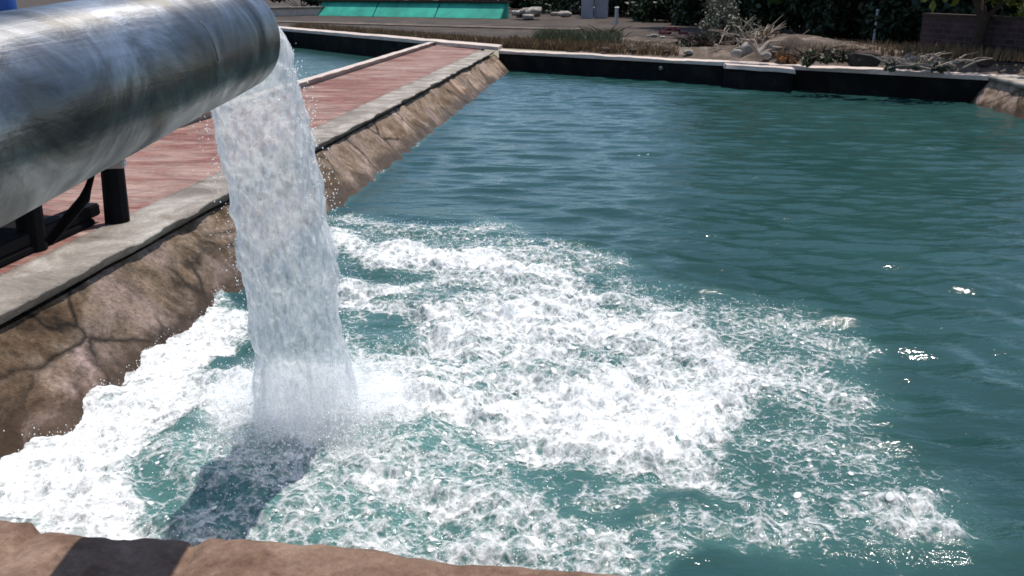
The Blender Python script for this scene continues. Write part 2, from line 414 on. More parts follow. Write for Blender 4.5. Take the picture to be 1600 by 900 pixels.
# far wall of the large pool
fw = empty('far_wall', W(20.5, 2, 0), 'algae stained end wall of the large pool, shade put into its dark colour, with a buttress and a crumbling pale top', 'wall')
def far_strip(name, u0, u1, d0, d1, z0, z1, mat, parent, n=60, amp=.0, seed=1, batter=0.0):
    us = np.linspace(u0, u1, n)
    v = []; 
    for u in us:
        k = float(fbm(np.array([u * 2.1]), np.array([seed * 3.3]), None, 5, seed)[0])
        s = far_s(u)
        v += [W(s + d0 - batter, u, z0), W(s + d0 + amp * k, u, z1 + amp * .6 * k), W(s + d1, u, z1 + amp * .5 * k), W(s + d1, u, z0)]
    f = []
    for i in range(n - 1):
        a, b = i * 4, (i + 1) * 4
        for j in range(4): f.append((a + j, b + j, b + (j + 1) % 4, a + (j + 1) % 4))
    f += [(0, 1, 2, 3), tuple((n - 1) * 4 + j for j in (3, 2, 1, 0))]
    m = MB(); m.add(v, f); return m.build(name, mat, parent)
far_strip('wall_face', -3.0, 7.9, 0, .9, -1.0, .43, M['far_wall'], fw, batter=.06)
far_strip('coping', -3.0, 7.9, -.05, .55, .432, .51, M['walkway'], fw, 160, .05, 4)
m = MB()
for (ua, ub, dd) in ((2.50, 3.80, .60),):
    s0, s1 = far_s(ua), far_s(ub)
    m.prism([W(s0 - dd, ua, -1), W(s1 - dd, ub, -1), W(s1 + .05, ub, -1), W(s0 + .05, ua, -1)], [W(s0 - dd + .1, ua, .40), W(s1 - dd + .1, ub, .40), W(s1 + .05, ub, .40), W(s0 + .05, ua, .40)])
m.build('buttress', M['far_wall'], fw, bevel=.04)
m = MB(); s0, s1 = far_s(2.48), far_s(3.82)
m.prism([W(s0 - .54, 2.48, .404), W(s1 - .54, 3.82, .404), W(s1 - .07, 3.82, .404), W(s0 - .07, 2.48, .404)], [W(s0 - .52, 2.50, .49), W(s1 - .52, 3.80, .49), W(s1 - .07, 3.80, .49), W(s0 - .07, 2.50, .49)])
m.build('buttress_cap', M['walkway'], fw, rough=.02, seed=4)
p = W(far_s(1.15) - .06, 1.15, .30); q = p + W(.25, 0, 0)
m = MB(); m.tube([p - W(.05, 0, 0), q], .05, 14); m.build('drain_pipe', M['pipe_outlet'], fw, True)

# far wall of the small pool and its surround
f2 = empty('tank_wall', W(30, -9, 0), 'black shaded end wall of the small pool left of the brick path, below a pale walkway', 'wall')
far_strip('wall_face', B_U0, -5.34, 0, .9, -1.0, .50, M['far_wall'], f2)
o = far_strip('walkway', B_U0 + .02, -3.02, -.04, .93, .505, .60, M['walkway'], None, 80, .03, 9); tag(o, kind='structure')
lb = empty('side_wall', W(15, -13.4, 0), 'dark side wall on the far left bank of the small pool', 'wall')
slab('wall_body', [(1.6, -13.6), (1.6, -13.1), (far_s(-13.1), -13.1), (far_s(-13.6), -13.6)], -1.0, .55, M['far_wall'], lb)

# right wall
rw = empty('side_wall', W(10, 7.3, 0), 'pale capped sloping wall at the right edge of the large pool', 'wall')
battered_wall('wall_face', 1.6, far_s(7.0) + .3, 7.12, 6.88, .43, M['wall'], rw, .06, .03, 8)
worn_coping('coping', 1.56, far_s(7.1) + .35, 7.08, 7.65, .44, .52, M['coping'], rw, -1, 15, .02)
slab('wall_core', [(1.57, 7.16), (1.57, 8.2), (far_s(8.2) + .9, 8.2), (far_s(7.16) + .9, 7.16)], -1.0, .435, M['wall'], rw)

# near ledge in front of the camera
le = empty('stone_ledge', W(1.9, -1, 0), 'brown sandstone ledge along the near edge of the large pool, crossed by a shadow', 'ledge')
us = np.arange(-3.0, 7.0, .02); dd = np.array([-.9, -.5, -.2, -.1, -.04, -.01, 0, 0, 0, .01])
zz = np.array([.5, .5, .5, .5, .497, .485, .46, .30, 0, -.8])
U, D = np.meshgrid(us, dd, indexing='ij'); Z = np.repeat(zz[None, :], len(us), 0)
Sx = 2.24 - .045 * (U + 1) + D
edge = fbm(U * 2.6, U * 0 + 3.3, None, 5, 21)
top = sstep(-.6, 0, D)
Sx = Sx + .035 * edge * top + .02 * fbm(U * 9, Z * 9, None, 3, 22) * top
Z = Z + (Z > .4) * (fbm(U * 3, Sx * 3, None, 5, 23) * .03 - .03 * np.clip(edge, 0, 1) * top)
notch = sstep(-1.80, -1.74, U) * sstep(-1.16, -1.30, U)
Z = Z - .018 * notch * (Z > .4) * (1 + .5 * fbm(U * 6, Sx * 6, None, 4, 29)); Sx = Sx - .008 * notch * top
joint = np.exp(-((U + 1.77 + .02 * np.sin(9 * D)) / .02) ** 2) + np.exp(-((U + 1.24 + .10 * D + .02 * np.sin(14 * D)) / .02) ** 2) + np.exp(-((U - .95) / .03) ** 2)
Z = Z - (Z > .3) * joint * .025
mesh_obj('ledge_stone', np.stack([Sx * SA + U * CA, Sx * CA - U * SA, Z], -1).reshape(-1, 3), grid_faces(len(us), len(dd)), M['ledge'], le, True)

# ------------------------------------------------------------------ outlet jet path
SUN = Vector((.17, .16, 1.0)).normalized()
PE = Vector((-.920, 2.98, 1.945)); SL = 60 / F         # centre of the pipe mouth and the pipe's slope
V0 = 1.62
def jet_c(t): return Vector((PE.x - .085 * t / .63, PE.y + V0 * t, PE.z - .02 - 4.905 * t * t))
TF = math.sqrt((PE.z - .02) / 4.905); FOOT = jet_c(TF)

# ------------------------------------------------------------------ water
def poly_sd(px, py, poly):                # signed distance, positive inside
    d = np.full(px.shape, 1e9); inside = np.zeros(px.shape, bool)
    n = len(poly)
    for i in range(n):
        x0, y0 = poly[i]; x1, y1 = poly[(i + 1) % n]
        ex, ey = x1 - x0, y1 - y0
        t = np.clip(((px - x0) * ex + (py - y0) * ey) / (ex * ex + ey * ey), 0, 1)
        d = np.minimum(d, np.hypot(px - x0 - t * ex, py - y0 - t * ey))
        c = ((y0 > py) != (y1 > py)); 
        with np.errstate(divide='ignore', invalid='ignore'):
            xx = x0 + (py - y0) * ex / (ey if ey else 1e-9)
        inside ^= c & (px < xx)
    return np.where(inside, d, -d)
def wp(*pts): return [tuple(ground_point(x, y, 0)[:2]) for x, y in pts]

ss = [1.7]
while ss[-1] < 24.6: ss.append(ss[-1] + (.013 if ss[-1] < 6.5 else .013 * (ss[-1] / 6.5) ** 1.25))
uu = [-3.0]
while uu[-1] < 7.2: uu.append(uu[-1] + (.014 if uu[-1] < 1.0 else .014 + .006 * (uu[-1] - 1.0)))
ss, uu = np.array(ss), np.array(uu)
S, U = np.meshgrid(ss, uu, indexing='ij')
X = S * SA + U * CA; Y = S * CA - U * SA
# foam density, from patches laid out on the water
dens = np.zeros_like(X)
wx = X + .30 * fbm(X * 1.1, Y * 1.1, None, 5, 41); wy = Y + .42 * fbm(X * 1.1, Y * 1.1, None, 5, 47)
def patch(poly, val, soft):
    global dens
    sd = poly_sd(wx, wy, poly); k = sstep(-soft, soft, sd) * val
    dens = np.maximum(dens, k)
def thin(poly, val, soft):
    global dens
    sd = poly_sd(wx, wy, poly); k = sstep(-soft, soft, sd)
    dens = dens * (1 - k) + np.minimum(dens, val) * k
patch(wp((510, 345), (600, 378), (770, 385), (910, 425), (1040, 470), (1160, 560), (1190, 640), (1180, 730), (1250, 800), (1190, 820), (900, 800), (760, 790), (690, 730), (610, 700), (520, 640), (500, 500)), .66, .22)
patch(wp((560, 560), (760, 600), (960, 560), (1150, 590), (1170, 680), (1180, 760), (1150, 800), (880, 780), (760, 730), (660, 690), (560, 640)), .82, .22)
patch(wp((510, 345), (600, 378), (770, 388), (900, 425), (990, 470), (1000, 510), (880, 470), (720, 420), (520, 400)), .76, .18)
patch(wp((360, 455), (280, 485), (180, 600), (-40, 735), (-60, 980), (210, 980), (240, 815), (180, 745), (250, 680), (370, 640)), .86, .12)
patch(wp((330, 560), (560, 560), (700, 660), (660, 730), (520, 720), (360, 710), (300, 650)), .80, .16)
patch(wp((180, 690), (640, 690), (800, 790), (1000, 850), (980, 960), (600, 1000), (300, 1000), (60, 1000)), .60, .10)
thin(wp((540, 400), (650, 405), (700, 430), (600, 440), (530, 430)), .40, .06)
thin(wp((200, 705), (400, 700), (640, 715), (660, 780), (560, 830), (300, 830), (210, 790)), .44, .14)
thin(wp((540, 470), (640, 490), (640, 550), (560, 545), (520, 500)), .38, .07)
thin(wp((660, 440), (740, 450), (700, 470), (650, 465)), .46, .06)
thin(wp((940, 480), (1010, 470), (1040, 500), (960, 510)), .5, .06)
patch(wp((180, 700), (640, 700), (760, 780), (900, 810), (1000, 850), (900, 900), (600, 855), (300, 825), (200, 800)), .50, .10)
patch(wp((680, 760), (900, 790), (1020, 830), (960, 900), (840, 895), (700, 840)), .58, .10)
patch(wp((1000, 815), (1300, 830), (1330, 870), (1080, 900), (960, 900)), .50, .10)
patch(wp((900, 390), (1100, 450), (1320, 500), (1380, 600), (1350, 700), (1500, 790), (1520, 880), (1350, 890), (1150, 880), (1120, 600), (950, 450)), .44, .40)
patch(wp((1230, 790), (1400, 770), (1480, 820), (1470, 880), (1300, 850)), .53, .10)
patch(wp((480, 330), (760, 350), (1000, 410), (900, 430), (600, 390)), .48, .18)
patch([(FOOT.x + .42 * math.cos(a), FOOT.y + .36 * math.sin(a)) for a in np.linspace(0, 6.28, 14)], .95, .16)
# a thin line of foam along the wall foot and the ledge
dens = np.maximum(dens, .55 * np.exp(-((U + 2.69) / .07) ** 2) * (.6 + .4 * fbm(S * 1.3, U, None, 3, 5)) * sstep(26, 10, S))
dens = np.clip(dens + (.20 * fbm(X * 1.3, Y * 2.0, None, 4, 71) + .17 * fbm(X * 3.6, Y * 5.2, None, 3, 72)) * sstep(.08, .4, dens), 0, 1)

# relief: waves running out from the jet, wind ripples, churned lumps
dx, dy = X - FOOT.x, Y - FOOT.y; rr = np.hypot(dx, dy)
ph = 2.0 * fbm(X * .35, Y * .35, None, 3, 91)
ring = np.zeros_like(X)
for lam, amp in ((.62, .0085), (.41, .0060), (.27, .0036)):
    ring += amp * np.sin(2 * math.pi * (rr + .16 * fbm(X * .8, Y * .8, None, 3, int(lam * 100))) / lam + ph * (1 + lam)) * (0.35 + .65 * sstep(-.3, .5, fbm(X * .5, Y * .5, None, 3, int(lam * 70))))
ring *= sstep(.2, 2.2, rr) * (1.0 / (1 + .09 * rr))
wind = np.zeros_like(X)
for k in range(13):
    a = math.radians(84 + rng.normal() * 9); lam = rng.uniform(.18, .62)
    wind += .0056 * lam * (.45 + .75 * sstep(-.35, .35, fbm(X * .45, Y * .9, None, 2, 500 + k))) * np.sin(2 * math.pi * ((X * math.cos(a) + Y * math.sin(a)) + .30 * fbm(X * .55, Y * .9, None, 3, k)) / lam + rng.uniform(0, 6))
rip = .012 * fbm(X * 1.6 + .3 * Y, Y * 4.0, None, 3, 123) * sstep(12, 5, S) + .004 * fbm(X * 3, Y * 9, None, 3, 33)
churn = (.095 * fbm(X * 2.3, Y * 3.2, None, 3, 201) + .062 * (np.abs(fbm(X * 5, Y * 7, None, 4, 202)) * 1.6 - .4) + .018 * fbm(X * 16, Y * 20, None, 3, 203)) * sstep(.30, .8, dens) * (.35 + .65 * sstep(-2.6, -1.6, U))
mound = .09 * np.exp(-(rr / .42) ** 2) + .05 * np.exp(-((rr - .62) / .16) ** 2)
corner = .035 * np.exp(-(((X + 1.9) / .55) ** 2 + ((Y - 3.3) / .5) ** 2))
Z = 1.35 * ring + 1.70 * wind + 1.2 * rip + churn * (.45 + .55 * sstep(5.5, 3.0, rr)) + mound + corner
milk = np.clip(sstep(.2, 1.0, dens) * .7 + .22 * sstep(.02, .4, dens) + .5 * np.exp(-(rr / 1.1) ** 2), 0, 1)
V = np.stack([X, Y, Z], -1).reshape(-1, 3); FQ = grid_faces(len(ss), len(uu))
keep = (S[:-1, :-1] < np.vectorize(far_s)(U[:-1, :-1]) + .25).ravel()
def compact(V, FQ, arrs):
    used = np.unique(FQ); mp = np.full(len(V), -1); mp[used] = np.arange(len(used))
    return V[used], mp[FQ], {k: a.ravel()[used] for k, a in arrs.items()}
v, f, at = compact(V, FQ[keep], {'milk': milk, 'chop': sstep(.05, .40, dens)})
o = mesh_obj('water', v, f, M['water'], None, True, at); tag(o, kind='structure')
# the foam: its own layer floating on the water
Zf = Z + .006 + (.006 + .022 * sstep(2.2, 1.2, np.hypot(X + .2, Y - 4.5) * .7)) * sstep(.45, .9, dens) * (.5 + fbm(X * 9, Y * 11, None, 4, 301))
fd = dens.ravel()[FQ].max(1) > .14
v, f, at = compact(np.stack([X, Y, Zf], -1).reshape(-1, 3), FQ[fd & keep], {'cover': dens})
o = mesh_obj('foam', v, f, M['foam'], None, True, at)
tag(o, 'white churning foam spread over the large pool around the falling water', 'foam', kind='stuff')

# small pool
ss2 = np.linspace(1.6, 36, 300); uu2 = np.linspace(-13.1, -5.17, 110)
S2, U2 = np.meshgrid(ss2, uu2, indexing='ij'); X2 = S2 * SA + U2 * CA; Y2 = S2 * CA - U2 * SA
Z2 = -.05 + .012 * fbm(X2 * 1.5, Y2 * 3.0, None, 3, 77)
k2 = (S2[:-1, :-1] < np.vectorize(far_s)(U2[:-1, :-1]) + .3).ravel()
v, f, at = compact(np.stack([X2, Y2, Z2], -1).reshape(-1, 3), grid_faces(300, 110)[k2], {'milk': np.full(X2.shape, .12), 'chop': np.zeros(X2.shape)})
o = mesh_obj('water', v, f, M['water'], None, True, at); tag(o, kind='structure')

# ------------------------------------------------------------------ jet
nt, na = 260, 170
tt = np.linspace(-.03, TF + .035, nt); aa = np.linspace(0, 2 * math.pi, na, endpoint=False)
T, A = np.meshgrid(tt, aa, indexing='ij'); k = np.clip(T / TF, 0, 1.1)
cx = PE.x - .085 * T / .63; cy = PE.y + V0 * T; cz = PE.z - .02 - 4.905 * np.maximum(T, 0) ** 2
vy, vz = np.full_like(T, V0), -9.81 * np.maximum(T, 0); L = np.hypot(vy, vz); ty, tz = vy / L, vz / L
rad = .149 + .058 * k ** 1.1 + .08 * sstep(.84, 1.05, k)
nx_, nyv, nzv = np.cos(A), -tz * np.sin(A), ty * np.sin(A)   # circle across the flow
px, py, pz = cx + rad * nx_, cy + rad * nyv, cz + rad * nzv
q = np.stack([px, py, pz])
along = T * 6.0
n1 = fbm(px * 5.5, py * 5.5, pz * 1.5, 3, 401); n2 = np.abs(fbm(px * 14, py * 14, pz * 3.2, 4, 402)); n3 = fbm(px * 34, py * 34, pz * 9, 3, 403)
st = fbm(np.cos(A) * 5, np.sin(A) * 5, T * 3.5, 3, 404)
amp = sstep(-.02, .22, T)
disp = amp * (.030 * n1 + .048 * (n2 - .25) + .020 * n3 + .030 * st * k)
rad2 = 1 + disp / rad
px, py, pz = cx + rad * rad2 * nx_, cy + rad * rad2 * nyv, cz + rad * rad2 * nzv
jet = mesh_obj('water_jet', np.stack([px, py, pz], -1).reshape(-1, 3), grid_faces(nt, na, True), M['jet'], None, True, {'fade': sstep(.74, 1.0, k)})
tag(jet, 'thick whitish column of water pouring from the steel pipe mouth into the foaming pool', 'water jet')

# ------------------------------------------------------------------ droplets
def drops(name, pts, rads, label, mat):
    ico = np.array([(1, 0, 0), (-1, 0, 0), (0, 1, 0), (0, -1, 0), (0, 0, 1), (0, 0, -1)], float)
    fc = np.array([(0, 2, 4), (2, 1, 4), (1, 3, 4), (3, 0, 4), (2, 0, 5), (1, 2, 5), (3, 1, 5), (0, 3, 5)])
    pts = np.asarray(pts); n = len(pts)
    v = (pts[:, None, :] + ico[None] * np.asarray(rads)[:, None, None] * np.array([1, 1, 1.25])).reshape(-1, 3)
    f = (fc[None] + 6 * np.arange(n)[:, None, None]).reshape(-1, 3)
    o = mesh_obj(name, v, f, mat, None, True); return tag(o, label, 'spray', kind='stuff')
P, Rr = [], []
for i in range(5200):                      # splash crown round the jet's foot
    a = rng.uniform(0, 2 * math.pi); r = .16 + abs(rng.normal()) * .20; hgt = abs(rng.normal()) * .13 * math.exp(-((r - .3) / .35) ** 2)
    P.append((FOOT.x + r * math.cos(a) * 1.15, FOOT.y + r * math.sin(a), .06 + hgt)); Rr.append(rng.uniform(.0015, .005))
for i in range(1500):                      # beads shed along the column
    t = TF * rng.uniform(.15, 1) ; a = rng.uniform(0, 2 * math.pi); c = jet_c(t); r = (.142 + .095 * (t / TF) ** .75) * (1.02 + abs(rng.normal()) * .13)
    P.append((c.x + r * math.cos(a), c.y + r * math.sin(a) * .8, c.z + rng.normal() * .03)); Rr.append(rng.uniform(.0012, .0035))
idx = rng.choice(dens.size, 14000, p=(lambda d: d / d.sum())(((dens.ravel() > .36) * (dens.ravel() + .1)) * (ss[:, None] * 0 + 1.0 + 0 * uu[None]).ravel()))
for i in idx:                              # flecks leaping off the churned surface
    P.append((X.flat[i], Y.flat[i], Z.flat[i] + .01 + abs(rng.normal()) * .028)); Rr.append(rng.uniform(.0012, .0042))
drops('spray', P, Rr, 'fine white splash droplets thrown up round the foot of the water jet', M['drop'])

bm = bmesh.new(); bmesh.ops.create_icosphere(bm, subdivisions=4, radius=1.0)
vs_ = np.array([v.co for v in bm.verts]); fs_ = np.array([[l.index for l in f.verts] for f in bm.faces]); bm.free()
vs_ = vs_ * (1 + .25 * fbm(vs_[:, 0] * 2, vs_[:, 1] * 2, vs_[:, 2] * 2, 3, 88))[:, None] * np.array([.62, .50, .34]) + np.array([FOOT.x, FOOT.y - .02, .12])
mm = bpy.data.materials.new('splash_mist'); mm.use_nodes = True; nn = mm.node_tree; nn.nodes.remove(nn.nodes['Principled BSDF'])
pv = nn.nodes.new('ShaderNodeVolumePrincipled'); pv.inputs['Color'].default_value = (.97, .98, .98, 1)
tc = nn.nodes.new('ShaderNodeTexCoord'); mp = nn.nodes.new('ShaderNodeMapping'); mp.inputs['Location'].default_value = (-FOOT.x / .62, -FOOT.y / .50, -.08 / .34); mp.inputs['Scale'].default_value = (1 / .62, 1 / .50, 1 / .34)
gr = nn.nodes.new('ShaderNodeTexGradient'); gr.gradient_type = 'SPHERICAL'; nz = nn.nodes.new('ShaderNodeTexNoise'); nz.inputs['Scale'].default_value = 7; nz.inputs['Detail'].default_value = 4
m1 = nn.nodes.new('ShaderNodeMath'); m1.operation = 'MULTIPLY'; m2 = nn.nodes.new('ShaderNodeMath'); m2.operation = 'MULTIPLY'; m2.inputs[1].default_value = 10.0
nn.links.new(tc.outputs['Object'], mp.inputs[0]); nn.links.new(mp.outputs[0], gr.inputs[0]); nn.links.new(tc.outputs['Object'], nz.inputs['Vector'])
nn.links.new(gr.outputs['Fac'], m1.inputs[0]); nn.links.new(nz.outputs['Fac'], m1.inputs[1]); nn.links.new(m1.outputs[0], m2.inputs[0]); nn.links.new(m2.outputs[0], pv.inputs['Density'])
nn.links.new(pv.outputs[0], nn.nodes['Material Output'].inputs['Volume'])
o = mesh_obj('mist', vs_, fs_, mm, None, True); tag(o, 'thin white mist hanging where the water jet strikes the pool', 'mist', kind='stuff')

# ------------------------------------------------------------------ steel pipe
pipe = empty('steel_pipe', (PE.x, 1.5, PE.z - SL * 1.48), 'wide shiny stained steel discharge pipe pointing out over the large pool', 'pipe')
Rp = .170
ys = np.concatenate([np.linspace(-3.5, 1.0, 40), np.linspace(1.02, PE.y, 160)])
nA = 96; aa = np.linspace(0, 2 * math.pi, nA, endpoint=False)
Yp, Ap = np.meshgrid(ys, aa, indexing='ij')
dent = .0035 * fbm(np.cos(Ap) * 1.6, np.sin(Ap) * 1.6, Yp * 2.2, 3, 55)
rp = Rp + dent
outer = np.stack([PE.x + rp * np.cos(Ap), Yp, PE.z - SL * (PE.y - Yp) + rp * np.sin(Ap)], -1).reshape(-1, 3)
ri = Rp - .012
yi = np.array([PE.y + .004, PE.y + .003, PE.y - .05, PE.y - .5, -3.5]); ro = np.array([Rp - .003, ri, ri, ri, ri])
Yi, Ai = np.meshgrid(yi, aa, indexing='ij'); Ri = np.repeat(ro[:, None], nA, 1)
innr = np.stack([PE.x + Ri * np.cos(Ai), Yi, PE.z - SL * (PE.y - Yi) + Ri * np.sin(Ai)], -1).reshape(-1, 3)
v = np.concatenate([outer, innr]); f = grid_faces(len(ys) + len(yi), nA, True)
mesh_obj('pipe_body', v, f[:, ::-1], M['steel'], pipe, True)
def ring(name, y, hw, hr, mat, a0=0, a1=2 * math.pi):
    n = 72; m = MB(); vs = []
    for i in range(n + 1):
        a = a0 + (a1 - a0) * i / n
        for (dy, r) in ((-hw, Rp - .004), (-hw, Rp + hr), (hw, Rp + hr), (hw, Rp - .004)):
            yy = y + dy; vs.append((PE.x + r * math.cos(a), yy, PE.z - SL * (PE.y - yy) + r * math.sin(a)))
    fs = [(i * 4 + j, i * 4 + (j + 1) % 4, (i + 1) * 4 + (j + 1) % 4, (i + 1) * 4 + j) for i in range(n) for j in range(4)]
    fs += [(3, 2, 1, 0), tuple(n * 4 + j for j in range(4))]
    m.add(vs, fs); return m.build(name, mat, pipe, True)
ring('weld_seam', 2.33, .0035, .0015, M['weld'], math.radians(2), math.radians(40))
# hanger tab under the pipe
hy = 1.93; hz = PE.z - SL * (PE.y - hy)
m = MB(); m.tube([(PE.x + .02, hy, hz - Rp + .03), (PE.x - .02, hy - .02, hz - Rp - .07), (PE.x - .10, hy - .05, hz - Rp - .16)], .012, 8)
hb = m.build('hanger', M['iron'], pipe, True)
m = MB(); m.box((PE.x + .045, hy, hz - Rp - .005), .05, .03, .018, .2); m.build('tab', M['bright_metal'], pipe, bevel=.003)

# ------------------------------------------------------------------ machine frame standing on the path
st_ = empty('pump_stand', W(5.4, -3.9, .487), 'black iron pump stand on the brick path seen under the steel pipe', 'stand')
def sp(ds, du, z): return W(5.4 + ds, -3.9 + du, .487 + z)
for ds, du in ((.46, .40), (-.25, .22), (.42, -.35), (-.25, -.40)):
    m = MB(); m.tube([sp(ds, du, 0), sp(ds + .02, du + .02, .62)], [.085, .075], 10); m.build('leg', M['iron'], st_)
m = MB()
for du in (-.37, .20): m.prism([sp(-.9, du - .06, .053), sp(-.9, du + .06, .053), sp(.5, du + .06, .053), sp(.5, du - .06, .053)], [sp(-.9, du - .06, .14), sp(-.9, du + .06, .14), sp(.5, du + .06, .14), sp(.5, du - .06, .14)])
m.build('skid', M['iron'], st_, bevel=.01)
m = MB(); m.prism([sp(-.85, -.42, .30), sp(-.85, .30, .30), sp(.15, .30, .34), sp(.15, -.42, .34)], [sp(-.80, -.38, .72), sp(-.80, .24, .72), sp(.1, .24, .78), sp(.1, -.38, .78)])
m.build('engine_block', M['iron'], st_, bevel=.04)
m = MB(); m.tube([sp(.05, .05, .74), sp(.46, .40, .58)], .05, 10); m.build('strut', M['iron'], st_)
m = MB(); m.prism([sp(-1.7, -.75, .004), sp(-1.7, .27, .004), sp(.40, .27, .004), sp(.55, -.75, .004)], [sp(-1.7, -.75, .05), sp(-1.7, .27, .05), sp(.40, .27, .05), sp(.55, -.75, .05)])
m.build('shade_plate', M['iron'], st_, bevel=.01)  # dark sheet added in place of the shade on the path

# ------------------------------------------------------------------ beyond the pools
def bank(name, u0, u1, d0, d1, hfun, mat, n=90, k=40, seed=1):
    us = np.linspace(u0, u1, n); ds = np.linspace(d0, d1, k)
    Ub, Db = np.meshgrid(us, ds, indexing='ij'); Sb = np.vectorize(far_s)(Ub) + Db
    e = np.minimum(sstep(0, .25, (Ub - u0) / (u1 - u0)) * sstep(0, .12, (u1 - Ub) / (u1 - u0)), sstep(0, .18, (Db - d0) / (d1 - d0)) * sstep(0, .3, (d1 - Db) / (d1 - d0)))
    Zb = .485 + e * (hfun(Ub, Db) + .10 * fbm(Ub * 1.8, Db * 1.8, None, 5, seed))
    return mesh_obj(name, np.stack([Sb * SA + Ub * CA, Sb * CA - Ub * SA, Zb], -1).reshape(-1, 3), grid_faces(n, k), mat, None, True)
o = bank('earth_bank', 2.6, 8.6, .45, 4.0, lambda u, d: .62 - .085 * (u - 3), M['bank'], seed=3); tag(o, kind='structure')
o = bank('earth_bank', -1.2, 4.0, .7, 7.0, lambda u, d: .20 + 0 * u, M['bank'], seed=13); tag(o, kind='structure')

def blades(name, spots, n, h, mat, label, cat, kind=None):
    vs, fs, tn = [], [], []
    for i in range(n):
        c = spots(); hh = h * random.uniform(.4, 1.2); a = random.uniform(0, 6.28); w = random.uniform(.008, .02)
        lean = Vector((random.gauss(0, .3), random.gauss(0, .3), 1)) * hh; d = Vector((math.cos(a), math.sin(a), 0)) * w
        b = len(vs); vs += [c - d, c + d, c + lean * .6 + d * .6, c + lean]; fs.append((b, b + 1, b + 2, b + 3)); tn += [random.random()] * 4
    o = mesh_obj(name, vs, np.array(fs), mat, None, False, {'tint': tn}); return tag(o, label, cat, kind=kind)
def on_bank(u0, u1, d0, d1, z=.5):
    def f():
        u = random.uniform(u0, u1); return W(far_s(u) + random.uniform(d0, d1), u, z)
    return f
blades('dry_grass', on_bank(-3.0, 1.6, .95, 3.2), 9000, .26, M['grass'], 'dry brown grass growing behind the end wall of the large pool', 'grass', 'stuff')
blades('dry_grass', on_bank(-2.2, .2, 2.0, 5.0), 5000, .42, M['grass_green'], 'pale greenish grass tuft strip behind the brown grass', 'grass', 'stuff')
blades('dry_grass', on_bank(-13, -3.0, 1.3, 3.0), 9000, .22, M['grass'], 'dark brown dry grass strip behind the walkway of the small pool', 'grass', 'stuff')
blades('dry_grass', on_bank(3.6, 8.2, .7, 3.2, .75), 4000, .22, M['grass'], 'sparse dry grass over the earth bank by the right end of the pool', 'grass', 'stuff')

def leaf_cloud(centres, n, size, seed):
    r = np.random.default_rng(seed)
    cs = np.array([c[:3] for c in centres]); rs = np.array([c[3] for c in centres])
    w = rs ** 2; i = r.choice(len(cs), n, p=w / w.sum())
    d = r.normal(size=(n, 3)); d /= np.linalg.norm(d, axis=1)[:, None]
    p = cs[i] + d * (rs[i] * r.uniform(.45, 1.08, n) ** .7)[:, None] * np.array([1, 1, .85])
    a = r.normal(size=(n, 3)); a /= np.linalg.norm(a, axis=1)[:, None]
    b = np.cross(a, r.normal(size=(n, 3))); b /= np.linalg.norm(b, axis=1)[:, None]
    sz = size * r.uniform(.6, 1.4, n)[:, None]
    v = np.stack([p - a * sz, p + b * sz * .5, p + a * sz, p - b * sz * .5], 1).reshape(-1, 3)
    f = np.arange(n * 4).reshape(-1, 4)
    tint = np.repeat(np.clip(r.normal(.5, .25, n) * .6 + .4 * r.random(len(cs))[i], 0, 1), 4)
    return v, f, {'tint': tint}
def tree(name, base, h, crown_r, mat, label, seed, group=None, low=.25, leaves=5200, trunk=.16, nl=14, lsize=.15):
    r = random.Random(seed)
    root = empty(name, base, label, 'tree', group)
    m = MB(); pts, rad = [], []
    x = y = 0
    for i in range(7):
        k = i / 6; pts.append(base + Vector((x, y, h * .72 * k - .05))); rad.append(trunk * (1.25 if i == 0 else 1) * (1 - .75 * k)); x += r.gauss(0, .10); y += r.gauss(0, .10)
    m.tube(pts, rad, 10); cl = []
    for i in range(nl):
        k = low + (1 - low) * (i + .5) / nl; a = i * 2.4 + r.uniform(-.4, .4); zz = h * k * .92
        rr = crown_r * math.sin(math.pi * min(1, .25 + .72 * (k - low) / (1 - low))) * r.uniform(.45, 1.0)
        c = base + Vector((rr * math.cos(a), rr * math.sin(a), zz)); j = min(6, max(1, int(k * 6)))
        m.tube([pts[j], pts[j].lerp(c, .55) + Vector((0, 0, .15)), c], [rad[j] * .55, rad[j] * .3, .02], 6)
        for q in range(3): cl.append((c.x + r.gauss(0, .45), c.y + r.gauss(0, .45), c.z + r.gauss(0, .35), crown_r * r.uniform(.24, .46)))
    m.build('trunk', M['bark'], root)
    v, f, at = leaf_cloud(cl, leaves, lsize, seed); mesh_obj('crown', v, f, mat, root, False, at); return root
def bush(name, base, w, h, mat, label, seed, group=None, leaves=3600, cat='bush', lsize=.09):
    r = random.Random(seed); root = empty(name, base, label, cat, group); m = MB(); cl = []
    for i in range(13):
        a = r.uniform(0, 6.28); q = r.uniform(.1, .5) * w; c = base + Vector((q * math.cos(a), q * math.sin(a), h * r.uniform(.10, .8)))
        m.tube([base + Vector((r.gauss(0, .06), r.gauss(0, .06), -.03)), base.lerp(c, .5) + Vector((0, 0, .05)), c], [.03, .02, .008], 6)
        cl.append((*c, min(w, h) * r.uniform(.20, .36)))
    m.build('stem', M['bark'], root); v, f, at = leaf_cloud(cl, leaves, lsize, seed); mesh_obj('foliage', v, f, mat, root, False, at); return root

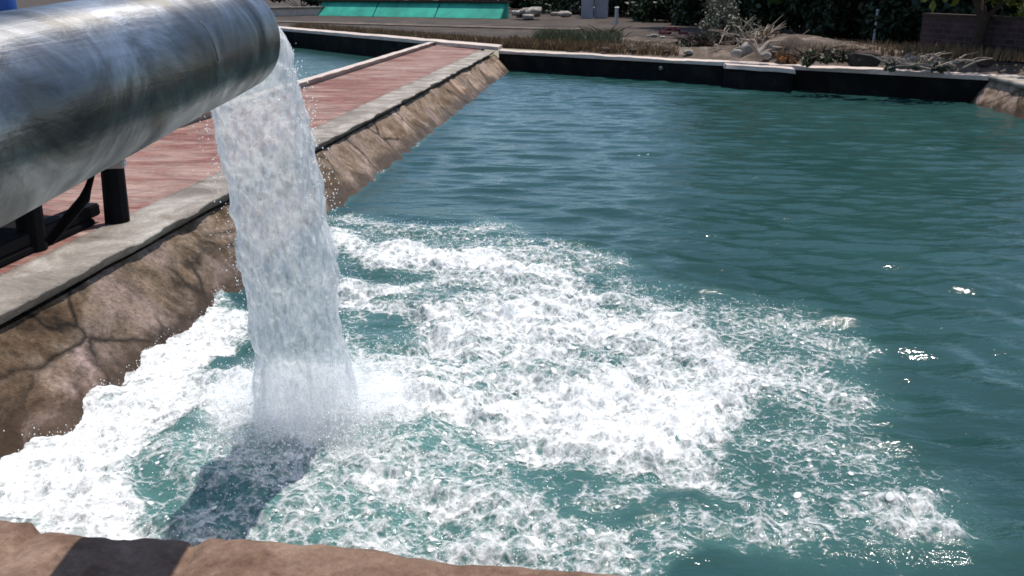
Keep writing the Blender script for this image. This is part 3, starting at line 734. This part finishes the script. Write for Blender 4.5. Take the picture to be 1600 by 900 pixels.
Gd = 'dark trees standing behind the end wall'
for i, (x, y, h, cr, mt, lb_) in enumerate((
        (1165, 44, 8.8, 2.7, 'leaf_dark', 'tall dark green tree behind the grey dry shrub, leftmost of the tall trees'),
        (1262, 52, 9.2, 2.7, 'leaf_mid', 'tall mid green tree behind the highest part of the earth bank'),
        (1345, 58, 8.6, 2.4, 'leaf_dark', 'tall dark tree behind the two small white posts'),
        (1425, 64, 9.0, 2.5, 'leaf_mid', 'tall green tree behind the left end of the old brick wall'),
        (1490, 70, 7.2, 1.9, 'leaf_dark', 'dark tree behind the middle of the old brick wall'))):
    tree('tree', ground_point(x, y, .5), h * 1.4, cr * 1.15, M[mt], lb_, 100 + i, Gd, low=.10, leaves=9500, trunk=.24, nl=24, lsize=.19)
tree('tree', ground_point(1532, 106, .5), 4.2, 1.5, M['leaf_yellow'], 'small yellow green tree with a dark trunk in front of the old brick wall', 131, None, low=.34, leaves=2600, trunk=.16, nl=10, lsize=.11)
Gb = 'dark bushes filling the shade under the trees'
for i, (x, y, w, h, tx) in enumerate((
        (905, 22, 4.2, 3.4, 'dark bush far behind the pale gate pillar'), (985, 26, 4.2, 3.2, 'dark bush behind the short white post'),
        (1058, 34, 3.6, 2.6, 'dark bush behind the faded red bricks'), (1120, 40, 3.2, 2.5, 'dark bush directly behind the grey dry shrub'),
        (1188, 46, 3.0, 2.4, 'dark bush behind the pale rocks on the bank'), (1248, 52, 2.8, 2.3, 'dark bush behind the left crest of the earth bank'),
        (1304, 57, 2.6, 2.2, 'dark bush left of the two small white posts'), (1356, 62, 2.6, 2.2, 'dark bush directly behind the two small white posts'),
        (1408, 68, 2.4, 2.0, 'dark bush right of the two small white posts'), (1462, 70, 2.4, 2.4, 'dark bush rising behind the left part of the old brick wall'),
        (1520, 74, 2.2, 2.3, 'dark bush behind the yellow green tree'), (1585, 74, 2.6, 2.5, 'dark bush at the right end behind the old brick wall'))):
    bush('bush', ground_point(x, y, .5), w, h, M['leaf_dark'], tx, 200 + i, Gb, leaves=4200, lsize=.13)
for i, (x, y, w, h, tx) in enumerate(((880, 19, 6.5, 4.2, 'broad dark bush between the rubble heap and the gate pillar'), (950, 20, 6, 4, 'broad dark bush behind the gap right of the gate pillar'),
        (1020, 24, 6, 4, 'broad dark bush far behind the faded red bricks'), (1085, 28, 5, 3.6, 'broad dark bush far behind the grey dry shrub'))):
    bush('bush', ground_point(x, y, .5), w, h, M['leaf_dark'], tx, 280 + i, Gb, leaves=5200, lsize=.2)
for i, (x, y, w, h, tx) in enumerate(((470, 12, 9, 4, 'distant dark bush behind the left end of the teal wall'), (600, 10, 10, 4.2, 'distant dark bush behind the middle of the teal wall'),
        (740, 11, 9, 4, 'distant dark bush behind the right end of the teal wall'), (840, 14, 7, 4, 'distant dark bush behind the pale rubble heap'))):
    bush('bush', ground_point(x, y, .5), w, h, M['leaf_dark'], tx, 240 + i, Gb, leaves=4200, lsize=.28)

# dry shrub with a tangle of branches on the bank
sb = ground_point(1128, 62, .72); bush('dry_shrub', sb, 1.5, 1.35, M['leaf_grey'], 'grey dry shrub with tangled branches on the bank above the buttress', 260, None, 2200, 'shrub', .05)

def brush(x, y, z, w, h, label, seed, mat):
    r = random.Random(seed); c0 = ground_point(x, y, z); root = empty('brush_pile', c0, label, 'brush', 'piles of dead brushwood on the bank'); m = MB()
    for i in range(70):
        p = c0 + Vector((r.gauss(0, w * .4), r.gauss(0, w * .25), r.uniform(0, h * .5))); a = r.uniform(0, 6.28); l = r.uniform(.25, .8) * w
        q = p + Vector((math.cos(a) * l, math.sin(a) * l * .6, r.uniform(-.1, .7) * h)); m.tube([p, p.lerp(q, .5) + Vector((0, 0, .05)), q], [r.uniform(.012, .03), .014, .005], 5)
    m.build('twigs', M['wood'] if seed % 2 else M['bark'], root)
    cl = [(c0.x + r.gauss(0, w * .35), c0.y + r.gauss(0, w * .2), c0.z + r.uniform(.0, h * .5), h * .35) for _ in range(8)]
    v, f, at = leaf_cloud(cl, 700, .05, seed); mesh_obj('dead_leaves', v, f, mat, root, False, at)
brush(1180, 80, .65, .9, .75, 'tangled brown brushwood heap around the pale rocks above the buttress', 401, M['grass'])
brush(1095, 78, .6, .8, .5, 'dark brushwood heap left of the grey dry shrub', 402, M['leaf_dark'])
brush(1290, 98, .65, .8, .35, 'low brushwood strewn between the orange leaves and the dark rock', 404, M['grass_green'])
brush(1440, 108, .6, .9, .3, 'low brushwood strewn right of the dark rock', 405, M['leaf_grey'])
brush(935, 66, .55, .8, .5, 'brown brushwood at the end of the pale walkway', 406, M['grass'])

# teal wall, walls and ledges far left
P0, P1 = ground_point(505, 24, .5), ground_point(792, 29, .5)
tw = empty('teal_wall', (P0 + P1) / 2, 'long low teal painted wall beyond the small pool', 'wall')
d = (P1 - P0).normalized(); nrm = Vector((-d.y, d.x, 0)); ang = math.atan2(d.y, d.x); LL = (P1 - P0).length
for i in range(3):
    c = P0 + d * LL * (i + .5) / 3; h_ = d * (LL / 6 - .03); m = MB()
    m.prism([c - h_ - nrm * .75 + Vector((0, 0, 0)), c + h_ - nrm * .75, c + h_ + nrm * .3, c - h_ + nrm * .3], [q_ + Vector((0, 0, .80)) for q_ in (c - h_ - nrm * .05, c + h_ - nrm * .05, c + h_ + nrm * .3, c - h_ + nrm * .3)]); m.build('wall_panel', M['teal'], tw, bevel=.02)
c = (P0 + P1) / 2; m = MB(); m.box((c.x, c.y, 1.302), LL + .3, .45, .10, ang); m.build('wall_cap', M['dark_rock'], tw, bevel=.02)
P0, P1 = ground_point(400, 26, .5), ground_point(512, 24, .5)
lwk = empty('low_wall', (P0 + P1) / 2, 'low cream masonry wall left of the teal wall', 'wall'); d = P1 - P0; c = (P0 + P1) / 2
m = MB(); m.box((c.x, c.y, .5), d.length, .6, .42, math.atan2(d.y, d.x)); m.build('wall_body', M['walkway'], lwk, bevel=.03)
m = MB(); m.box((c.x, c.y, .922), d.length + .1, .8, .09, math.atan2(d.y, d.x)); m.build('wall_cap', M['coping'], lwk, bevel=.02)
P0, P1 = ground_point(380, 33, .5), ground_point(905, 47, .5); d = P1 - P0; c = (P0 + P1) / 2
o = MB().box((c.x, c.y, .48), d.length, 1.3, .06, math.atan2(d.y, d.x)).build('field_path', M['bank']); tag(o, kind='structure')

# rubble, posts and bits on the bank
def heap(c, n, r, mat, label, name='rubble_heap'):
    root = empty(name, c, label, 'rubble')
    for i in range(n):
        a = random.uniform(0, 6.28); q = random.uniform(0, r); rr = random.uniform(.25, .5) * r * .5
        rock_mesh('stone', (c.x + q * math.cos(a) * 1.6, c.y + q * math.sin(a) * .6, c.z + rr * .35 + max(0, .25 * r - q * .2)), rr, mat, root, i + 7, (1.3, .9, .6))
    return root
heap(ground_point(835, 31, .5), 14, 1.5, M['rock'], 'pale rubble heap right of the teal wall')
heap(ground_point(1020, 62, .55), 6, .40, M['rock'], 'flat pale rubble scattered behind the end wall, left of the grey shrub')
for i in range(26):
    u_ = random.uniform(-.6, 7.4); s_ = far_s(u_) + random.uniform(.5, 1.9); r_ = random.uniform(.05, .13)
    rk = rock_mesh('rock', W(s_, u_, .52 + (.10 if u_ < 3 else .16)), r_, M['dark_rock'] if i % 3 else M['rock'], None, 300 + i, (1.3, 1, .6))
    tag(rk, ('small dark stone littering the bank behind the end wall' if i % 3 else 'small pale stone littering the bank behind the end wall'), 'rock', 'dark stones on the bank' if i % 3 else 'pale stones on the bank')
heap(ground_point(1150, 78, .6), 12, .62, M['dark_rock'], 'dark rubble heap under the grey dry shrub above the buttress')
c = ground_point(928, 29, .5)
gp = empty('gate_pillar', c, 'pale grey plastered gate pillar pair standing before the dark trees', 'pillar')
m = MB(); m.box((c.x - .36, c.y, .5), .62, .5, 1.9); m.build('pillar', M['plaster'], gp, bevel=.03)
m = MB(); m.box((c.x + .42, c.y + .4, .5), .70, .5, 1.7); m.build('pillar', M['plaster'], gp, bevel=.03)
def post(x, y, h, r, label, group=None, mat='white'):
    c = ground_point(x, y, .5); root = empty('post', c, label, 'post', group)
    m = MB(); m.tube([c - Vector((0, 0, .05)), c + Vector((0, 0, h))], [r, r * .9], 10); m.build('shaft', M[mat], root)
    m = MB(); m.tube([c + Vector((0, 0, h + .002)), c + Vector((0, 0, h + .05))], [r * 1.25, r * .8], 10); m.build('post_cap', M[mat], root)
post(963, 38, .72, .09, 'short white post right of the pale gate pillar')
for x, t in ((1365, 'left one of two small white posts in the shade under the trees'), (1380, 'right one of two small white posts in the shade under the trees')):
    post(x, 70, .95, .05, t, 'small white posts under the trees')
c = ground_point(1050, 54, .52); dr = empty('brick_heap', c, 'small heap of faded red bricks beside the grey dry shrub', 'brick heap')
for i in range(12):
    a = random.uniform(0, 6.28); q = random.uniform(0, .34); m = MB()
    m.box((c.x + q * math.cos(a) * 1.3, c.y + q * math.sin(a), .5 + max(.02, .26 - q * .7)), .24, .12, .09, random.uniform(0, 3.1)); m.build('brick', M['red'], dr, bevel=.006)
for i, (x, y, r, tx) in enumerate(((1150, 88, .14, 'pale rock at the left of the driftwood on the bank'), (1168, 86, .20, 'upright pale rock standing beside the driftwood'), (1196, 92, .13, 'small pale rock right of the driftwood'))):
    rk = rock_mesh('rock', ground_point(x, y, .62) + Vector((0, 0, r * .5)), r, M['rock'], None, 40 + i, (1, .8, 1.2 if i == 1 else .7)); tag(rk, tx, 'rock')
rk = rock_mesh('rock', ground_point(1350, 96, .72) + Vector((0, 0, .05)), .24, M['dark_rock'], None, 61, (1.3, .8, .7), .8); tag(rk, 'dark rock on the right part of the earth bank', 'rock')
c = ground_point(1185, 84, .7); m = MB()
for k in range(7):
    a = random.uniform(-.5, 2.4); l = random.uniform(.4, .9)
    m.tube([c, c + Vector((math.cos(a) * l * .5, .1, abs(math.sin(a)) * l * .35 + .05)), c + Vector((math.cos(a) * l, random.uniform(-.2, .2), abs(math.sin(a)) * l * .5))], [.06, .045, .012], 7)
o = m.build('driftwood', M['wood']); tag(o, 'bleached branching driftwood lying among pale rocks on the bank', 'driftwood')
lv = bush('leaf_pile', ground_point(1228, 97, .55), .7, .22, M['grass'], 'heap of orange dry leaves on the coping right of the buttress', 265, None, 900, 'leaves', .04)
for ch in lv.children: 
    if ch.name.startswith('foliage'): ch.data.materials[0] = M['orange']
# old brick wall at the right
P0, P1 = ground_point(1440, 92, .5), ground_point(1720, 125, .5); d = P1 - P0; c = (P0 + P1) / 2; ang = math.atan2(d.y, d.x)
bw = empty('brick_wall', c, 'old shaded brick wall, shade painted in as dark mauve, at the right, behind the pool corner', 'wall', rz=ang)
m = MB(); m.box((c.x, c.y, .45), d.length, .25, 1.02, ang); ob = m.build('wall_body', M['brick_wall'], bw)
ob.data.transform(Matrix.Rotation(math.radians(-90), 4, 'X')); ob.rotation_euler = (math.radians(90), 0, 0)
m = MB(); m.box((c.x, c.y, 1.473), d.length + .05, .31, .06, ang); m.build('wall_cap', M['dark_rock'], bw, bevel=.01)

# blue drum behind the pipe
c = ground_point(8, 34, .5); bd = empty('barrel', c, 'blue plastic barrel just showing over the top of the steel pipe', 'barrel')
m = MB(); pr = [(0, .34), (.1, .38), (.5, .40), (1.5, .40), (1.75, .36), (1.82, .30)]
m.tube([c + Vector((0, 0, z)) for z, r in pr], [r * 1.6 for z, r in pr], 24); m.build('barrel_body', M['blue'], bd, True)
m = MB(); m.tube([c + Vector((.2, 0, 1.82)), c + Vector((.2, 0, 1.88))], .10, 14); m.build('bung', M['blue'], bd)

# ------------------------------------------------------------------ light
w = bpy.data.worlds.new('World'); scene.world = w; w.use_nodes = True
nt_ = w.node_tree; bg = nt_.nodes['Background']; sky = nt_.nodes.new('ShaderNodeTexSky'); sky.sky_type = 'NISHITA'
sky.sun_disc = False; el = math.asin(SUN.z); sky.sun_elevation = el
sky.sun_rotation = math.atan2(SUN.x, SUN.y); sky.air_density = 1.0; sky.dust_density = .6; sky.ozone_density = 1.5
nt_.links.new(sky.outputs[0], bg.inputs[0]); bg.inputs[1].default_value = 0.15
ld = bpy.data.lights.new('sun', 'SUN'); ld.energy = 5.0; ld.angle = math.radians(.5); ld.color = (1, .95, .88)
lo = bpy.data.objects.new('sun', ld); COL.objects.link(lo); lo.rotation_euler = SUN.to_track_quat('Z', 'Y').to_euler()

# ------------------------------------------------------------------ camera
cd = bpy.data.cameras.new('camera'); cd.sensor_width = 36; cd.lens = 36 * F / 1600; cd.clip_start = .05; cd.clip_end = 3000
cam = bpy.data.objects.new('camera', cd); COL.objects.link(cam); cam.location = (0, 0, H)
cam.rotation_euler = (math.pi / 2 - PITCH, 0, 0); scene.camera = cam
vs = scene.view_settings; vs.view_transform = 'Standard'; vs.look = 'None'; vs.gamma = 1; vs.use_curve_mapping = False; vs.exposure = .28
scene.cycles.filter_width = 1.7; scene.cycles.use_denoising = True; scene.cycles.max_bounces = 8; scene.cycles.transparent_max_bounces = 16
scene.cycles.volume_bounces = 3; scene.cycles.volume_step_rate = 1.0
scene.cycles.sample_clamp_indirect = 6
